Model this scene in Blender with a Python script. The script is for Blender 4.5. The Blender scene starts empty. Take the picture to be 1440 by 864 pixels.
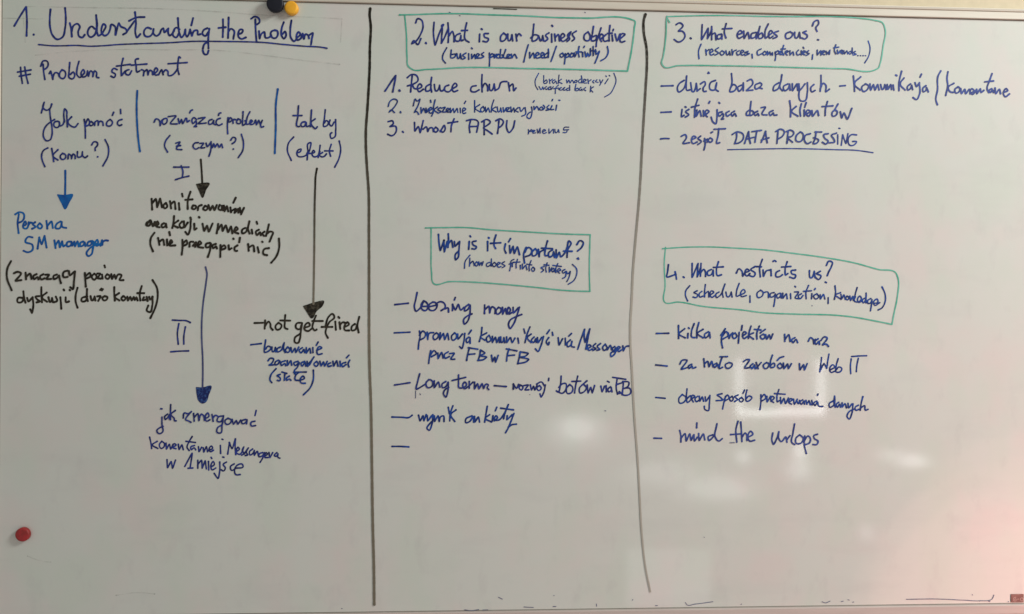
import bpy, bmesh, math, random
from mathutils import Vector, Matrix
random.seed(7)
scene = bpy.context.scene
COL = scene.collection

# ------------------------------------------------------------------ camera
F_PX, PW, PH = 1040.0, 1440.0, 864.0          # focal length in photograph pixels
DIST, CZ = 1.30, 1.50                         # metres from the board, height of the lens
CAM = Vector((0.0, -DIST, CZ))
fwd = Vector((math.sin(math.radians(2.745)), math.cos(math.radians(2.745)), 0.0))
right0 = Vector((fwd.y, -fwd.x, 0.0))
up0 = Vector((0, 0, 1))
ROLL = math.radians(0.349)
right = right0 * math.cos(ROLL) + up0 * math.sin(ROLL)
up = up0 * math.cos(ROLL) - right0 * math.sin(ROLL)
cam = bpy.data.cameras.new('camera')
cam_o = bpy.data.objects.new('camera', cam)
COL.objects.link(cam_o)
M3 = Matrix((right, up, -fwd)).transposed()
cam_o.matrix_world = Matrix.Translation(CAM) @ M3.to_4x4()
cam.sensor_width = 36.0
cam.lens = 36.0 * F_PX / PW
cam.clip_start, cam.clip_end = 0.01, 100.0
scene.camera = cam_o


def ray(px, py):
    return (right * ((px - PW / 2) / F_PX) + up * (-(py - PH / 2) / F_PX) + fwd)


def P(px, py, y=0.0):
    """point of the plane Y=y seen at photograph pixel (px, py) -> (x, z)"""
    d = ray(px, py)
    t = (y - CAM.y) / d.y
    q = CAM + d * t
    return q.x, q.z


def mirror_point(px, py, depth):
    """where a thing stands in the room (Y=-depth) that the board mirrors at pixel (px, py)"""
    d = ray(px, py)
    t = (depth - CAM.y) / d.y
    q = CAM + d * t
    return Vector((q.x, -q.y, q.z))


# ------------------------------------------------------------------ light
world = bpy.data.worlds.new('World')
scene.world = world
world.use_nodes = True
bg = world.node_tree.nodes['Background']
bg.inputs[0].default_value = (0.995, 0.985, 0.91, 1)
bg.inputs[1].default_value = 0.295
scene.view_settings.view_transform = 'Standard'
scene.view_settings.look = 'None'
scene.view_settings.exposure = 0.0
scene.view_settings.gamma = 1.0


def area(name, loc, target, sx, sy, power, color=(1, 1, 1), spread=180):
    l = bpy.data.lights.new(name, 'AREA')
    l.shape = 'RECTANGLE'
    l.size, l.size_y = sx, sy
    l.energy, l.color = power, color
    l.spread = math.radians(spread)
    o = bpy.data.objects.new(name, l)
    COL.objects.link(o)
    o.location = loc
    o.rotation_euler = (Vector(target) - Vector(loc)).to_track_quat('-Z', 'Y').to_euler()
    return o


# daylight from a window up to the right of the board
area('window_light', (2.45, -1.35, CZ + 1.75), (0.70, 0, CZ), 0.8, 0.8, 79, (0.985, 1.0, 0.955))
# added lamp that makes the pink glow over the lower right corner of the board
area('added_red_glow', (1.42, -.30, CZ - .55), (1.02, 0, CZ - .45), .30, .30, 1.3, (1.0, .36, .32))


def mirrored_lamp(name, x0, y0, x1, y1, depth, power, color=(1, 1, 1)):
    """lamp added behind the camera for a reflection, whose mirror image in the board spans these pixels"""
    a, b = mirror_point(x0, y0, depth), mirror_point(x1, y1, depth)
    c = (a + b) / 2
    return area(name, c, c + Vector((0, 1, 0)), abs(b.x - a.x), abs(b.z - a.z), power, color, 180)


REFL = 3.4
for x0, y0, x1, y1, w in [(1034, 506, 1046, 578, .34), (1148, 506, 1160, 578, .40), (1034, 576, 1098, 587, .40), (1098, 574, 1160, 586, .42)]:
    mirrored_lamp('added_edge_reflex', x0, y0, x1, y1, REFL, w * .92)  # added lamp strips that make the bright U-shaped reflection
for x0, y0, x1, y1, w in [(1226, 630, 1280, 652, .12), (1250, 637, 1314, 660, .26), (1112, 610, 1138, 655, .24), (1100, 640, 1148, 680, .20),
                          (774, 580, 850, 626, .50), (934, 662, 1075, 708, .55), (990, 676, 1072, 706, .18), (860, 640, 1010, 690, .40),
                          (1030, 628, 1060, 656, .10), (1206, 734, 1230, 764, .05), (720, 560, 900, 660, .45), (1160, 450, 1360, 560, .30)]:
    for k in range(3):
        q = .16 * (k - .6)
        dx, dy = (x1 - x0) * q, (y1 - y0) * q
        mirrored_lamp('added_pale_reflex', x0 + dx, y0 + dy, x1 - dx, y1 - dy, REFL + .05 * k, w * .31).data.shape = 'ELLIPSE'  # nested lamps added to make soft pale reflections in the board
mirrored_lamp('added_pale_reflex', 880, 772, 998, 852, REFL, .75)  # another added lamp, mirrored as a pale square
for k in range(9):
    g = k / 8
    x0, y0 = 1190 + 190 * g, 640 + 75 * g + (30 if k % 2 else 0)
    x1, y1 = 1760 - 60 * g, 1120 - 190 * g
    o = mirrored_lamp('added_red_reflex', x0, y0, x1, y1, 1.5 + .1 * k, (4.4 - 1.6 * g) * ((x1 - x0) * (y1 - y0) / 270000) , (1.0, .42, .36))  # red lamps added to make the pink reflection at lower right
    o.data.shape = 'ELLIPSE'
for x0, y0, x1, y1, w in [(1225, 632, 1700, 1000, 3.2), (1285, 606, 1640, 850, 2.0), (1400, 588, 1600, 800, .9), (1380, 640, 1640, 860, 1.1)]:
    mirrored_lamp('added_red_reflex', x0, y0, x1, y1, 1.9, w, (1.0, .42, .36)).data.shape = 'ELLIPSE'  # more added red lamps, widening the pink reflection


# ------------------------------------------------------------------ materials
def nodes(name):
    m = bpy.data.materials.new(name)
    m.use_nodes = True
    nt = m.node_tree
    return m, nt, nt.nodes['Principled BSDF']


def rgb(nt, c):
    n = nt.nodes.new('ShaderNodeRGB')
    n.outputs[0].default_value = (*c, 1)
    return n.outputs[0]


def noise(nt, scale, detail=2, coord=None, rough=0.5, stretch=None):
    n = nt.nodes.new('ShaderNodeTexNoise')
    n.inputs['Scale'].default_value = scale
    n.inputs['Detail'].default_value = detail
    n.inputs['Roughness'].default_value = rough
    if stretch:
        mp = nt.nodes.new('ShaderNodeMapping')
        mp.inputs['Scale'].default_value = stretch
        nt.links.new(coord, mp.inputs[0])
        coord = mp.outputs[0]
    if coord is not None:
        nt.links.new(coord, n.inputs['Vector'])
    return n.outputs['Fac']


def ramp(nt, fac, lo, hi, a=(0, 0, 0), b=(1, 1, 1)):
    r = nt.nodes.new('ShaderNodeValToRGB')
    r.color_ramp.elements[0].position, r.color_ramp.elements[1].position = lo, hi
    r.color_ramp.elements[0].color = (*a, 1)
    r.color_ramp.elements[1].color = (*b, 1)
    nt.links.new(fac, r.inputs[0])
    return r.outputs[0]


def mix(nt, fac, a, b, mode='MIX'):
    m = nt.nodes.new('ShaderNodeMix')
    m.data_type, m.blend_type = 'RGBA', mode
    if isinstance(fac, float):
        m.inputs[0].default_value = fac
    else:
        nt.links.new(fac, m.inputs[0])
    nt.links.new(a, m.inputs[6])
    nt.links.new(b, m.inputs[7])
    return m.outputs[2]


def objcoord(nt):
    return nt.nodes.new('ShaderNodeTexCoord').outputs['Object']


def board_material():
    m, nt, b = nodes('glossy_board_enamel')
    oc = objcoord(nt)
    base = rgb(nt, (0.664, 0.692, 0.652))
    pinkish, greenish = rgb(nt, (0.70, 0.655, 0.632)), rgb(nt, (0.63, 0.69, 0.625))
    c = mix(nt, ramp(nt, noise(nt, 8, 4, oc), .45, .66, (0, 0, 0), (.75, .75, .75)), base, pinkish)
    c = mix(nt, ramp(nt, noise(nt, 9, 3, oc, stretch=(1.3, 1, .8)), .46, .66, (0, 0, 0), (.75, .75, .75)), c, greenish)
    # wiped smears and old ink dust
    dust = rgb(nt, (0.55, 0.55, 0.54))
    c = mix(nt, ramp(nt, noise(nt, 26, 5, oc, .6, (1, 1, .55)), .56, .78, (0, 0, 0), (.42, .42, .42)), c, dust)
    c = mix(nt, ramp(nt, noise(nt, 11, 5, oc, .6, (.5, 1, 1.6)), .52, .74, (0, 0, 0), (.34, .34, .34)), c, rgb(nt, (.58, .59, .57)))
    c = mix(nt, ramp(nt, noise(nt, 210, 2, oc), .74, .80, (0, 0, 0), (.30, .30, .30)), c, rgb(nt, (.42, .40, .38)))
    nt.links.new(c, b.inputs['Base Color'])
    r = nt.nodes.new('ShaderNodeMapRange')
    r.inputs['To Min'].default_value, r.inputs['To Max'].default_value = 0.045, 0.075
    nt.links.new(noise(nt, 12, 4, oc), r.inputs['Value'])
    nt.links.new(r.outputs[0], b.inputs['Roughness'])
    bp = nt.nodes.new('ShaderNodeBump')
    bp.inputs['Strength'].default_value, bp.inputs['Distance'].default_value = 0.12, 0.002
    nt.links.new(noise(nt, 5, 2, oc), bp.inputs['Height'])
    nt.links.new(bp.outputs[0], b.inputs['Normal'])
    return m


def ink(name, dark, light, rough=0.55, scale=70.0, lo=.35, hi=.7):
    m, nt, b = nodes(name)
    oc = objcoord(nt)
    c = mix(nt, ramp(nt, noise(nt, scale, 3, oc), lo, hi), rgb(nt, dark), rgb(nt, light))
    nt.links.new(c, b.inputs['Base Color'])
    b.inputs['Roughness'].default_value = rough
    b.inputs['Specular IOR Level'].default_value = 0.25
    return m


def fading_ink(name, z0, z1, top, low):
    """a marker that ran dry on the way down: denser ink at height z0, thin grey at z1"""
    m, nt, b = nodes(name)
    oc = objcoord(nt)
    s = nt.nodes.new('ShaderNodeSeparateXYZ')
    nt.links.new(oc, s.inputs[0])
    r = nt.nodes.new('ShaderNodeMapRange')
    r.inputs['From Min'].default_value, r.inputs['From Max'].default_value = z0, z1
    nt.links.new(s.outputs['Z'], r.inputs['Value'])
    c = mix(nt, r.outputs[0], rgb(nt, top), rgb(nt, low))
    c = mix(nt, ramp(nt, noise(nt, 160, 3, oc), .5, .8, (0, 0, 0), (.35, .35, .35)), c, rgb(nt, low))
    nt.links.new(c, b.inputs['Base Color'])
    b.inputs['Roughness'].default_value = 0.6
    b.inputs['Specular IOR Level'].default_value = 0.25
    return m


def ghost_ink():
    m, nt, b = nodes('wiped_ink_trace')
    oc = objcoord(nt)
    b.inputs['Base Color'].default_value = (.33, .32, .30, 1)
    b.inputs['Roughness'].default_value = .5
    nt.links.new(ramp(nt, noise(nt, 40, 3, oc), .35, .75, (.02, .02, .02), (.34, .34, .34)), b.inputs['Alpha'])
    return m


def plain(name, c, rough, c2=None, scale=40, spec=.5, stretch=None):
    m, nt, b = nodes(name)
    oc = objcoord(nt)
    k = mix(nt, ramp(nt, noise(nt, scale, 4, oc, stretch=stretch), .35, .7), rgb(nt, c), rgb(nt, c2 or tuple(v * .9 for v in c)))
    nt.links.new(k, b.inputs['Base Color'])
    b.inputs['Roughness'].default_value = rough
    b.inputs['Specular IOR Level'].default_value = spec
    return m


def zpix(px, py):
    return P(px, py)[1] - P(720, 857.3)[1]        # height above the lower edge of the board


INK = {
    'navy': ink('navy_marker_ink', (.011, .018, .11), (.030, .056, .33), scale=110),
    'navy2': ink('blue_navy_marker_ink', (.007, .020, .13), (.014, .076, .39), scale=110),
    'navy3': ink('lit_navy_marker_ink', (.018, .036, .19), (.045, .085, .35)),  # paler navy: the brighter light at right is put into the colour
    'blue': ink('bright_blue_marker_ink', (.008, .060, .30), (.006, .17, .52), scale=50),
    'slate': ink('thin_slate_blue_ink', (.045, .055, .17), (.10, .12, .26), scale=30),
    'black': ink('black_marker_ink', (.014, .011, .007), (.045, .038, .026), scale=90),
    'blackfade': fading_ink('drying_black_ink', zpix(440, 250), zpix(440, 400), (.016, .014, .010), (.20, .18, .14)),
    'divider': fading_ink('black_divider_ink', zpix(520, 120), zpix(520, 470), (.012, .010, .006), (.18, .16, .12)),
    'divider2': fading_ink('fading_divider_ink', zpix(905, 60), zpix(890, 440), (.012, .010, .006), (.42, .40, .35)),
    'green': ink('green_marker_ink', (.060, .40, .28), (.17, .53, .42), scale=30),
    'ghost': ghost_ink(),
    'blackhead': ink('scribbled_black_ink', (.014, .012, .008), (.10, .09, .065), scale=190, lo=.45, hi=.72),
    'navyhead': ink('scribbled_navy_ink', (.010, .020, .12), (.05, .14, .40), scale=230, lo=.48, hi=.70),
    'plate': ink('plate_relief', (.55, .33, .30), (.65, .42, .38)),
}


# ------------------------------------------------------------------ object helpers
def link(name, bm, mat, parent=None, smooth=False, loc=None):
    me = bpy.data.meshes.new(name)
    if smooth:
        for f in bm.faces:
            f.smooth = True
    bm.to_mesh(me)
    bm.free()
    me.materials.append(mat)
    o = bpy.data.objects.new(name, me)
    COL.objects.link(o)
    o.parent = parent
    if loc:
        o.location = loc
    return o


def tag(o, label, cat=None, kind=None, group=None):
    if label:
        o['label'] = label
    if cat:
        o['category'] = cat
    if kind:
        o['kind'] = kind
    if group:
        o['group'] = group


# the board stands at Y = 0 and faces the camera (-Y)
X0, ZT0 = P(1, -6.7)
BL, BR = P(1.2, 440)[0], P(1475, 440)[0]
BT, BB = P(720, 11.7)[1], P(720, 857.3)[1]
board = bpy.data.objects.new('whiteboard', None)
COL.objects.link(board)
board.location = ((BL + BR) / 2, 0, BB)
tag(board, 'large white marker board covered in blue, black and green handwriting, hung on a beige wall', 'whiteboard')
ORI = Vector(board.location)
LAYER = [0]


def strokes_of(tiles):
    out = []
    for ox, oy, s, txt in tiles:
        for part in txt.replace('\n', '|').split('|'):
            part = part.strip()
            if not part:
                continue
            pts = []
            if part.startswith('u:'):
                # the letter u: sharp tops, round bowls
                q = [tuple(float(v) for v in p.split(',')) for p in part[2:].split()]
                r = [q[0]]
                for i in range(1, len(q)):
                    a, b, c = q[i - 1], q[i], q[min(i + 1, len(q) - 1)]
                    if b[1] > a[1] and b[1] > c[1]:
                        h = b[1] - max(a[1], c[1])
                        w = c[0] - b[0]
                        r += [(b[0], b[1] - h * .35), (b[0] + w * .12, b[1] - h * .06), (b[0] + w * .40, b[1] - h * .01), (b[0] + w * .72, b[1] - h * .28)]
                    else:
                        r.append(b)
                part = ' '.join('%.1f,%.1f' % v for v in r)
            for p in part.split():
                x, y = p.split(',')
                pts.append((ox + float(x) / s, oy + float(y) / s))
            out.append(pts)
    return out


def smooth_path(pts, step=0.9):
    if len(pts) == 1:
        return pts
    # sharp reversals keep their corner: Catmull-Rom with centripetal-like damping
    ext = [(2 * pts[0][0] - pts[1][0], 2 * pts[0][1] - pts[1][1])] + pts + [(2 * pts[-1][0] - pts[-2][0], 2 * pts[-1][1] - pts[-2][1])]
    out = [pts[0]]
    for i in range(1, len(ext) - 2):
        p0, p1, p2, p3 = ext[i - 1:i + 3]
        L = math.hypot(p2[0] - p1[0], p2[1] - p1[1])
        n = max(2, int(L / step))

        def tan(a, b, c):
            d1 = math.hypot(b[0] - a[0], b[1] - a[1]) + 1e-6
            d2 = math.hypot(c[0] - b[0], c[1] - b[1]) + 1e-6
            u = ((b[0] - a[0]) / d1, (b[1] - a[1]) / d1)
            v = ((c[0] - b[0]) / d2, (c[1] - b[1]) / d2)
            kx, ky = (d2 * u[0] + d1 * v[0]) / (d1 + d2), (d2 * u[1] + d1 * v[1]) / (d1 + d2)
            q = min(1.0, max(.10, (1 + u[0] * v[0] + u[1] * v[1]) / 1.1)) / max(.25, math.hypot(kx, ky))
            return kx * q, ky * q
        m1, m2 = tan(p0, p1, p2), tan(p1, p2, p3)
        for j in range(1, n + 1):
            t = j / n
            t2, t3 = t * t, t * t * t
            h00, h10, h01, h11 = 2 * t3 - 3 * t2 + 1, t3 - 2 * t2 + t, -2 * t3 + 3 * t2, t3 - t2
            out.append((h00 * p1[0] + h10 * L * m1[0] + h01 * p2[0] + h11 * L * m2[0],
                        h00 * p1[1] + h10 * L * m1[1] + h01 * p2[1] + h11 * L * m2[1]))
    return out


def add_stroke(bm, pts, width, jitter=.10, taper=0.0):
    path = smooth_path(pts)
    LAYER[0] = (LAYER[0] + 1) % 120
    y = -0.00025 - LAYER[0] * 4e-6

    def V(px, py):
        nonlocal y
        x, z = P(px, py)
        return bm.verts.new((x - ORI.x, y, z - ORI.z))

    def disc(c, r, n=10):
        vs = [V(c[0] + r * math.cos(2 * math.pi * k / n), c[1] + r * math.sin(2 * math.pi * k / n)) for k in range(n)]
        bm.faces.new(vs)
    if len(path) == 1:
        disc(path[0], width * .62, 12)
        return
    n = len(path)
    length = sum(math.hypot(path[i + 1][0] - path[i][0], path[i + 1][1] - path[i][1]) for i in range(n - 1))
    ph1, ph2 = random.uniform(0, 6.28), random.uniform(0, 6.28)
    W, s = [], 0.0
    for i in range(n):
        if i:
            s += math.hypot(path[i][0] - path[i - 1][0], path[i][1] - path[i - 1][1])
        w = width * (1 + jitter * (.6 * math.sin(s * .33 + ph1) + .4 * math.sin(s * .85 + ph2)))
        e = min(s, length - s)
        w *= 1 + .12 * math.exp(-e / 1.8)                 # ink pools where the pen rests
        if taper:
            w *= 1 - taper * s / length
        W.append(w / 2)
    prev = None
    lastdir = None
    for i in range(n):
        a, b = path[max(0, i - 1)], path[min(n - 1, i + 1)]
        dx, dy = b[0] - a[0], b[1] - a[1]
        L = math.hypot(dx, dy)
        if L < 1e-5:
            dx, dy, L = (lastdir or (1, 0)) + (1,)
        dx, dy = dx / L, dy / L
        y -= 6e-7
        p = path[i]
        cur = (V(p[0] - dy * W[i], p[1] + dx * W[i]), V(p[0] + dy * W[i], p[1] - dx * W[i]))
        if prev:
            bm.faces.new((prev[0], prev[1], cur[1], cur[0]))
        if lastdir and lastdir[0] * dx + lastdir[1] * dy < .86:
            y -= 6e-7
            disc(p, W[i])
        prev, lastdir = cur, (dx, dy)
    y -= 1e-6
    disc(path[0], W[0])
    y -= 1e-6
    disc(path[-1], W[-1])


WSCALE = 0.92


def span(st):
    xs, ys = [p[0] for p in st], [p[1] for p in st]
    return min(xs), min(ys), max(xs), max(ys)


def gap(a, b):
    return max(a[0] - b[2], b[0] - a[2], a[1] - b[3], b[1] - a[3])


def mesh_of(name, label, mat, width, sts, jitter, parent):
    bm = bmesh.new()
    for st in sts:
        add_stroke(bm, st, width * WSCALE, jitter)
    o = link(name, bm, INK[mat], parent or board)
    tag(o, label)
    return o


def W(name, label, mat, width, tiles, jitter=.10, parent=None):
    sts = strokes_of(tiles)
    if name == 'handwriting':                             # a list dash is a mark of its own
        keep = []
        for st in sts:
            b = span(st)
            rest = [span(q) for q in sts if q is not st]
            if b[2] - b[0] > 7 and b[3] - b[1] < 5 and min(gap(b, q) for q in rest) > 5:
                mesh_of('list_dash', None, mat, width, [st], jitter, parent)
            else:
                keep.append(st)
        groups = []                                       # words that stand far apart are marks of their own
        for st in keep:
            b = span(st)
            near, far = [], []
            for g in groups:
                hit = False
                for q in g:
                    c = span(q)
                    dx, dy = max(0, b[0] - c[2], c[0] - b[2]), max(0, b[1] - c[3], c[1] - b[3])
                    big = max(b[2] - b[0], b[3] - b[1], c[2] - c[0], c[3] - c[1])
                    hit = hit or math.hypot(dx, dy) <= max(14.5, .46 * big)
                (near if hit else far).append(g)
            groups = far + [sum(near, []) + [st]]
        if len(groups) > 1:
            for g in groups:
                mesh_of(name, 'words of the line ' + label.lstrip('-'), mat, width, g, jitter, parent)
            return None
        sts = keep
    if name == 'stray_mark':
        for st in sts:
            mesh_of(name, None, mat, width, [st], jitter, parent)
        return None
    if name == 'erased_trace':
        for st in sts:
            mesh_of(name, label, mat, width, [st], jitter, parent)
        return None
    return mesh_of(name, label, mat, width, sts, jitter, parent)


def BOX(label, mat, width, tiles):
    return W('drawn_frame', label, mat, width, tiles, .14)


def DIV(label, mat, width, txt, taper=0.0):
    bm = bmesh.new()
    for st in strokes_of([(0, 0, 1, txt)]):
        add_stroke(bm, st, width, .08, taper)
    o = link('divider_line', bm, INK[mat], board)
    tag(o, label)


def ARROW(label, mat, width, tile, stem, head, headmat=None):
    root = W('arrow', label, mat, width, [tile + (stem,)], .06)
    bm = bmesh.new()
    pts = strokes_of([tile + (head,)])[0]
    add_stroke(bm, pts + [pts[0]], 1.6)
    yy = -0.00022
    vs = []
    for px, py in pts:
        x, z = P(px, py)
        vs.append(bm.verts.new((x - ORI.x, yy, z - ORI.z)))
    bm.faces.new(vs)
    # scribbled filling strokes
    xs = [p[0] for p in pts]
    ys = [p[1] for p in pts]
    h = link('arrowhead', bm, INK[{'blackfade': 'blackhead', 'black': 'blackhead', 'navy2': 'navyhead'}.get(headmat or mat, headmat or mat)], root)


# ------------------------------------------------------------------ wall and board body
WALL = plain('beige_wall_paint', (.63, .535, .375), .7, (.58, .49, .34), 60)
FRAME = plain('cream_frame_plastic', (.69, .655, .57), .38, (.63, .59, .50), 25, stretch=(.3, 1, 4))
PALE = plain('pale_frame_lip', (.74, .69, .56), .35, (.68, .63, .52), 25)
GAP = plain('dark_seam', (.16, .14, .11), .7, (.24, .21, .17), 30)
BOARDM = board_material()


def box(bm, x0, x1, y0, y1, z0, z1, bevel=0.0):
    r = bmesh.ops.create_cube(bm, size=1)
    for v in r['verts']:
        v.co = Vector((x0 if v.co.x < 0 else x1, y0 if v.co.y < 0 else y1, z0 if v.co.z < 0 else z1)) 
    if bevel:
        es = {e for v in r['verts'] for e in v.link_edges}
        bmesh.ops.bevel(bm, geom=list(es), offset=bevel, segments=2, affect='EDGES', profile=.6)


bm = bmesh.new()
box(bm, -2.2, 2.4, .016, .10, 0.2, 2.9)
tag(link('wall', bm, WALL), None, kind='structure')

L_, R_, B_, T_ = BL - ORI.x, BR - ORI.x, 0.0, BT - BB
bm = bmesh.new()
box(bm, L_ - .002, R_ + .002, 0.0, .014, B_ - .002, T_ + .002)
panel = link('panel', bm, BOARDM, board)


def rail(name, pts, axis, a0, a1, mat):
    """extrude a profile: pts are (offset out of the board edge, depth y)"""
    bm = bmesh.new()
    ends = []
    for a in (a0, a1):
        vs = []
        for o, y in pts:
            vs.append(bm.verts.new((a, y, o) if axis == 'x' else (o, y, a)))
        ends.append(vs)
    n = len(pts)
    for i in range(n):
        bm.faces.new((ends[0][i], ends[0][(i + 1) % n], ends[1][(i + 1) % n], ends[1][i]))
    bm.faces.new(ends[0])
    bm.faces.new(ends[1][::-1])
    bmesh.ops.recalc_face_normals(bm, faces=bm.faces)
    return link(name, bm, mat, board)


# profile of the rail seen from the board edge outward
prof = [(.0016, .012), (.0016, -.0026), (.0024, -.0034), (.0136, -.0040), (.0142, -.0032), (.0148, -.0032), (.0154, -.0052),
        (.0186, -.0060), (.0200, -.0048), (.0205, .0152), (.0016, .0152)]
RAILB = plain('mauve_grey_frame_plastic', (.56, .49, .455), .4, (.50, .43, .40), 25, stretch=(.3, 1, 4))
top = rail('top_rail', [(T_ + o, y) for o, y in prof], 'x', L_ - .0205, R_ + .0205, FRAME)
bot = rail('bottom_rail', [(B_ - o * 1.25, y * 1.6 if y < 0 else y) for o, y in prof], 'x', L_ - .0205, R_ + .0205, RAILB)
rail('side_rail', [(L_ - o, y + .0004) for o, y in prof], 'z', B_ - .0014, T_ + .0014, FRAME)
rail('side_rail', [(R_ + o, y + .0004) for o, y in prof], 'z', B_ - .0014, T_ + .0014, FRAME)
bm = bmesh.new()
box(bm, L_ - .0014, R_ + .0014, -.0003, .001, T_ + .0002, T_ + .0015)
box(bm, L_ - .0014, R_ + .0014, -.0003, .001, B_ - .0013, B_ - .0004)
box(bm, L_ - .0013, L_ - .0003, -.0002, .001, B_, T_)
box(bm, R_ + .0003, R_ + .0013, -.0002, .001, B_, T_)
link('edge_seam', bm, GAP, board)

# small red brown plate at the bottom right corner
bm = bmesh.new()
x0, z0 = P(1421, 847.0)
x1, z1 = P(1439.2, 835.4)
box(bm, x0 - ORI.x, x1 - ORI.x, -.0012, .0005, z0 - ORI.z, z1 - ORI.z, .0008)
plate = link('corner_plate', bm, plain('red_brown_plate', (.20, .085, .07), .45, (.28, .13, .11), 120), board)
tag(plate, 'small red brown plate in the bottom right corner of the board')
bm = bmesh.new()
for st in strokes_of([(1320, 792, 12, '1290,572 1262,578 1245,605 1262,632 1292,632 1296,606 1280,596 1268,610|1318,604 1345,602|1408,585 1385,582 1368,604 1380,630 1408,630 1416,600 1408,585')]):
    add_stroke(bm, st, .75)
for v in bm.verts:
    v.co.y -= .0014
link('relief', bm, INK['plate'], plate)


# ------------------------------------------------------------------ magnets
def magnet(label, cx, cy, rpx, mat, base, h, dome):
    x, z = P(cx, cy, -h * .6 + base)
    r = rpx * DIST / F_PX * (1.0)
    bm = bmesh.new()
    prof2 = [(0.92, 0.0), (1.0, .10), (1.0, .55), (.985, .70)]
    for k in range(1, 9):
        a = k / 8 * math.pi / 2
        prof2.append(((.985 - dome) + dome * math.cos(a) if k < 8 else .985 - dome, .70 + .25 * math.sin(a)))
    rr = .985 - dome
    prof2 += [(rr * .6, .985), (rr * .25, 1.0)]
    n = 48
    rings = []
    for q, hh in prof2:
        rings.append([bm.verts.new((q * r * math.cos(2 * math.pi * k / n), base - hh * h, q * r * math.sin(2 * math.pi * k / n))) for k in range(n)])
    for a, b in zip(rings, rings[1:]):
        for k in range(n):
            bm.faces.new((a[k], a[(k + 1) % n], b[(k + 1) % n], b[k]))
    bm.faces.new(rings[0][::-1])
    bm.faces.new(rings[-1])
    bmesh.ops.recalc_face_normals(bm, faces=bm.faces)
    o = link('magnet', bm, mat, None, True, (x, 0, z))
    tag(o, label, 'magnet', group='round board magnets')
    return o


magnet('black navy round magnet on the top rail above the word Problem', 386.7, 5.6, 11.6,
       plain('navy_black_plastic', (.008, .010, .018), .42, (.014, .016, .026), 30, .3), -.0062, .009, .45)
magnet('yellow orange round magnet next to the black one at the top edge', 409.6, 11.4, 9.3,
       plain('yellow_plastic', (.98, .50, .030), .45, (.90, .42, .02), 90), -.0003, .011, .40)
magnet('red round magnet alone in the lower left part of the board', 31.8, 752, 9.4,
       plain('red_plastic', (.40, .026, .030), .45, (.24, .022, .020), 110), -.0003, .008, .30)

# ------------------------------------------------------------------ writing and drawing on the board
W('heading', 'navy heading reading 1. Understanding the Problem, underlined', 'navy', 3.0, [(0,0,6,'''
122,220 160,155 220,60|222,62 228,180 225,304|285,294
427,82 421,150 425,240 445,300 485,334 525,318 550,240 556,150 550,70
590,198 600,240 607,310|604,270 625,215 655,203 672,220 660,275 670,310 695,318 716,295
800,245 775,225 745,255 742,290 765,315 795,300 815,240 812,130|812,130 820,200 822,280 832,303 850,295 880,255 892,218 876,205 858,240 862,285 885,303 910,290 930,250 942,208 966,220 976,295
976,295 1005,198 1020,225 1060,245 1072,268 1040,293|1070,270 1110,215 1135,180
1140,105 1148,190 1145,290 1155,318 1185,290|1090,178 1150,150 1220,146
1275,245 1245,235 1215,270 1225,305 1260,310 1290,280 1297,245 1296,285 1320,305 1345,290 1365,250 1378,240 1388,275 1415,250'''),(220,0,6,'''
95,252 102,240 100,280 112,302 130,290 150,262
195,250 170,235 145,265 140,300 165,318 190,285|182,155 187,230 197,290 212,318 230,300 245,250 248,295 258,312 278,280 285,250 300,305 320,262 345,258 352,295 372,290
310,155 295,215|430,240 400,255 390,290 410,305 440,270|447,245 438,330 440,410|437,355 405,375 392,415|392,430 405,458 425,462 440,430
562,165 563,240 560,315|525,238 585,232|610,150 608,240 605,322|608,270 630,245 650,255 650,330
690,290 720,280 730,255 710,250 692,280 695,315 715,330 755,318
835,165 838,260 845,350|800,160 830,142 865,160 870,190 850,208
866,265 872,328 885,290 910,272 925,322 950,318 970,300|1000,255 970,270 970,310 1000,325 1025,295 1015,260 1000,258
1075,190 1058,240 1060,310 1075,328 1095,300 1085,268 1065,290|1140,175 1130,250 1140,330 1160,350 1190,318 1215,290 1200,272 1182,305 1190,340 1215,330 1235,285 1245,330 1262,290 1280,300 1288,325|1288,300 1320,280 1312,330 1305,378''')])
W('underline', 'thin navy line under the heading', 'navy', 2.2, [(0,0,6,'328,378 440,388 540,388 640,385 760,392 870,388 1000,378 1200,370 1440,362 1600,352 1880,352 2080,355 2220,360 2380,376 2570,392 2720,402 2760,410')])
W('handwriting', '# Problem statment in navy marker', 'navy', 2.6, [(0,0,6,'''
175,570 180,640 190,705|210,568 222,640 238,705|150,610 262,592|165,645 258,628
365,545 370,610 380,672|345,560 370,515 400,520 408,545 395,575 370,590
418,622 428,602 447,672 452,640 468,615 490,620 500,645|525,590 505,620 508,655 535,665 555,635 545,600 525,592
590,530 585,600 588,660 610,668 632,640 620,610 595,630|668,520 652,580 655,640 675,655 698,635 715,610 705,590 685,620 695,650 725,645 740,600 748,645 768,600 782,610 785,648 802,600 815,612 820,655 835,658
990,590 960,580 945,605 975,630 965,655 938,645|1040,495 1025,560 1025,640|985,560 1100,545
1030,638 1062,600 1090,590 1070,595 1062,625 1085,635 1112,600|1168,498 1152,500 1150,560 1160,610 1180,600|1110,552 1240,542
1195,590 1210,595 1212,640|1215,612 1240,590 1250,635 1268,595 1285,605 1290,632 1318,612 1332,590 1318,575 1302,605 1312,635 1340,630'''),(220,0,6,'''
20,632 45,590 58,632|60,612 80,592 96,602 104,640 128,638 160,612 180,580|203,490 193,480 184,520 182,590 192,630|100,540 180,535 260,530''')])
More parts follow.
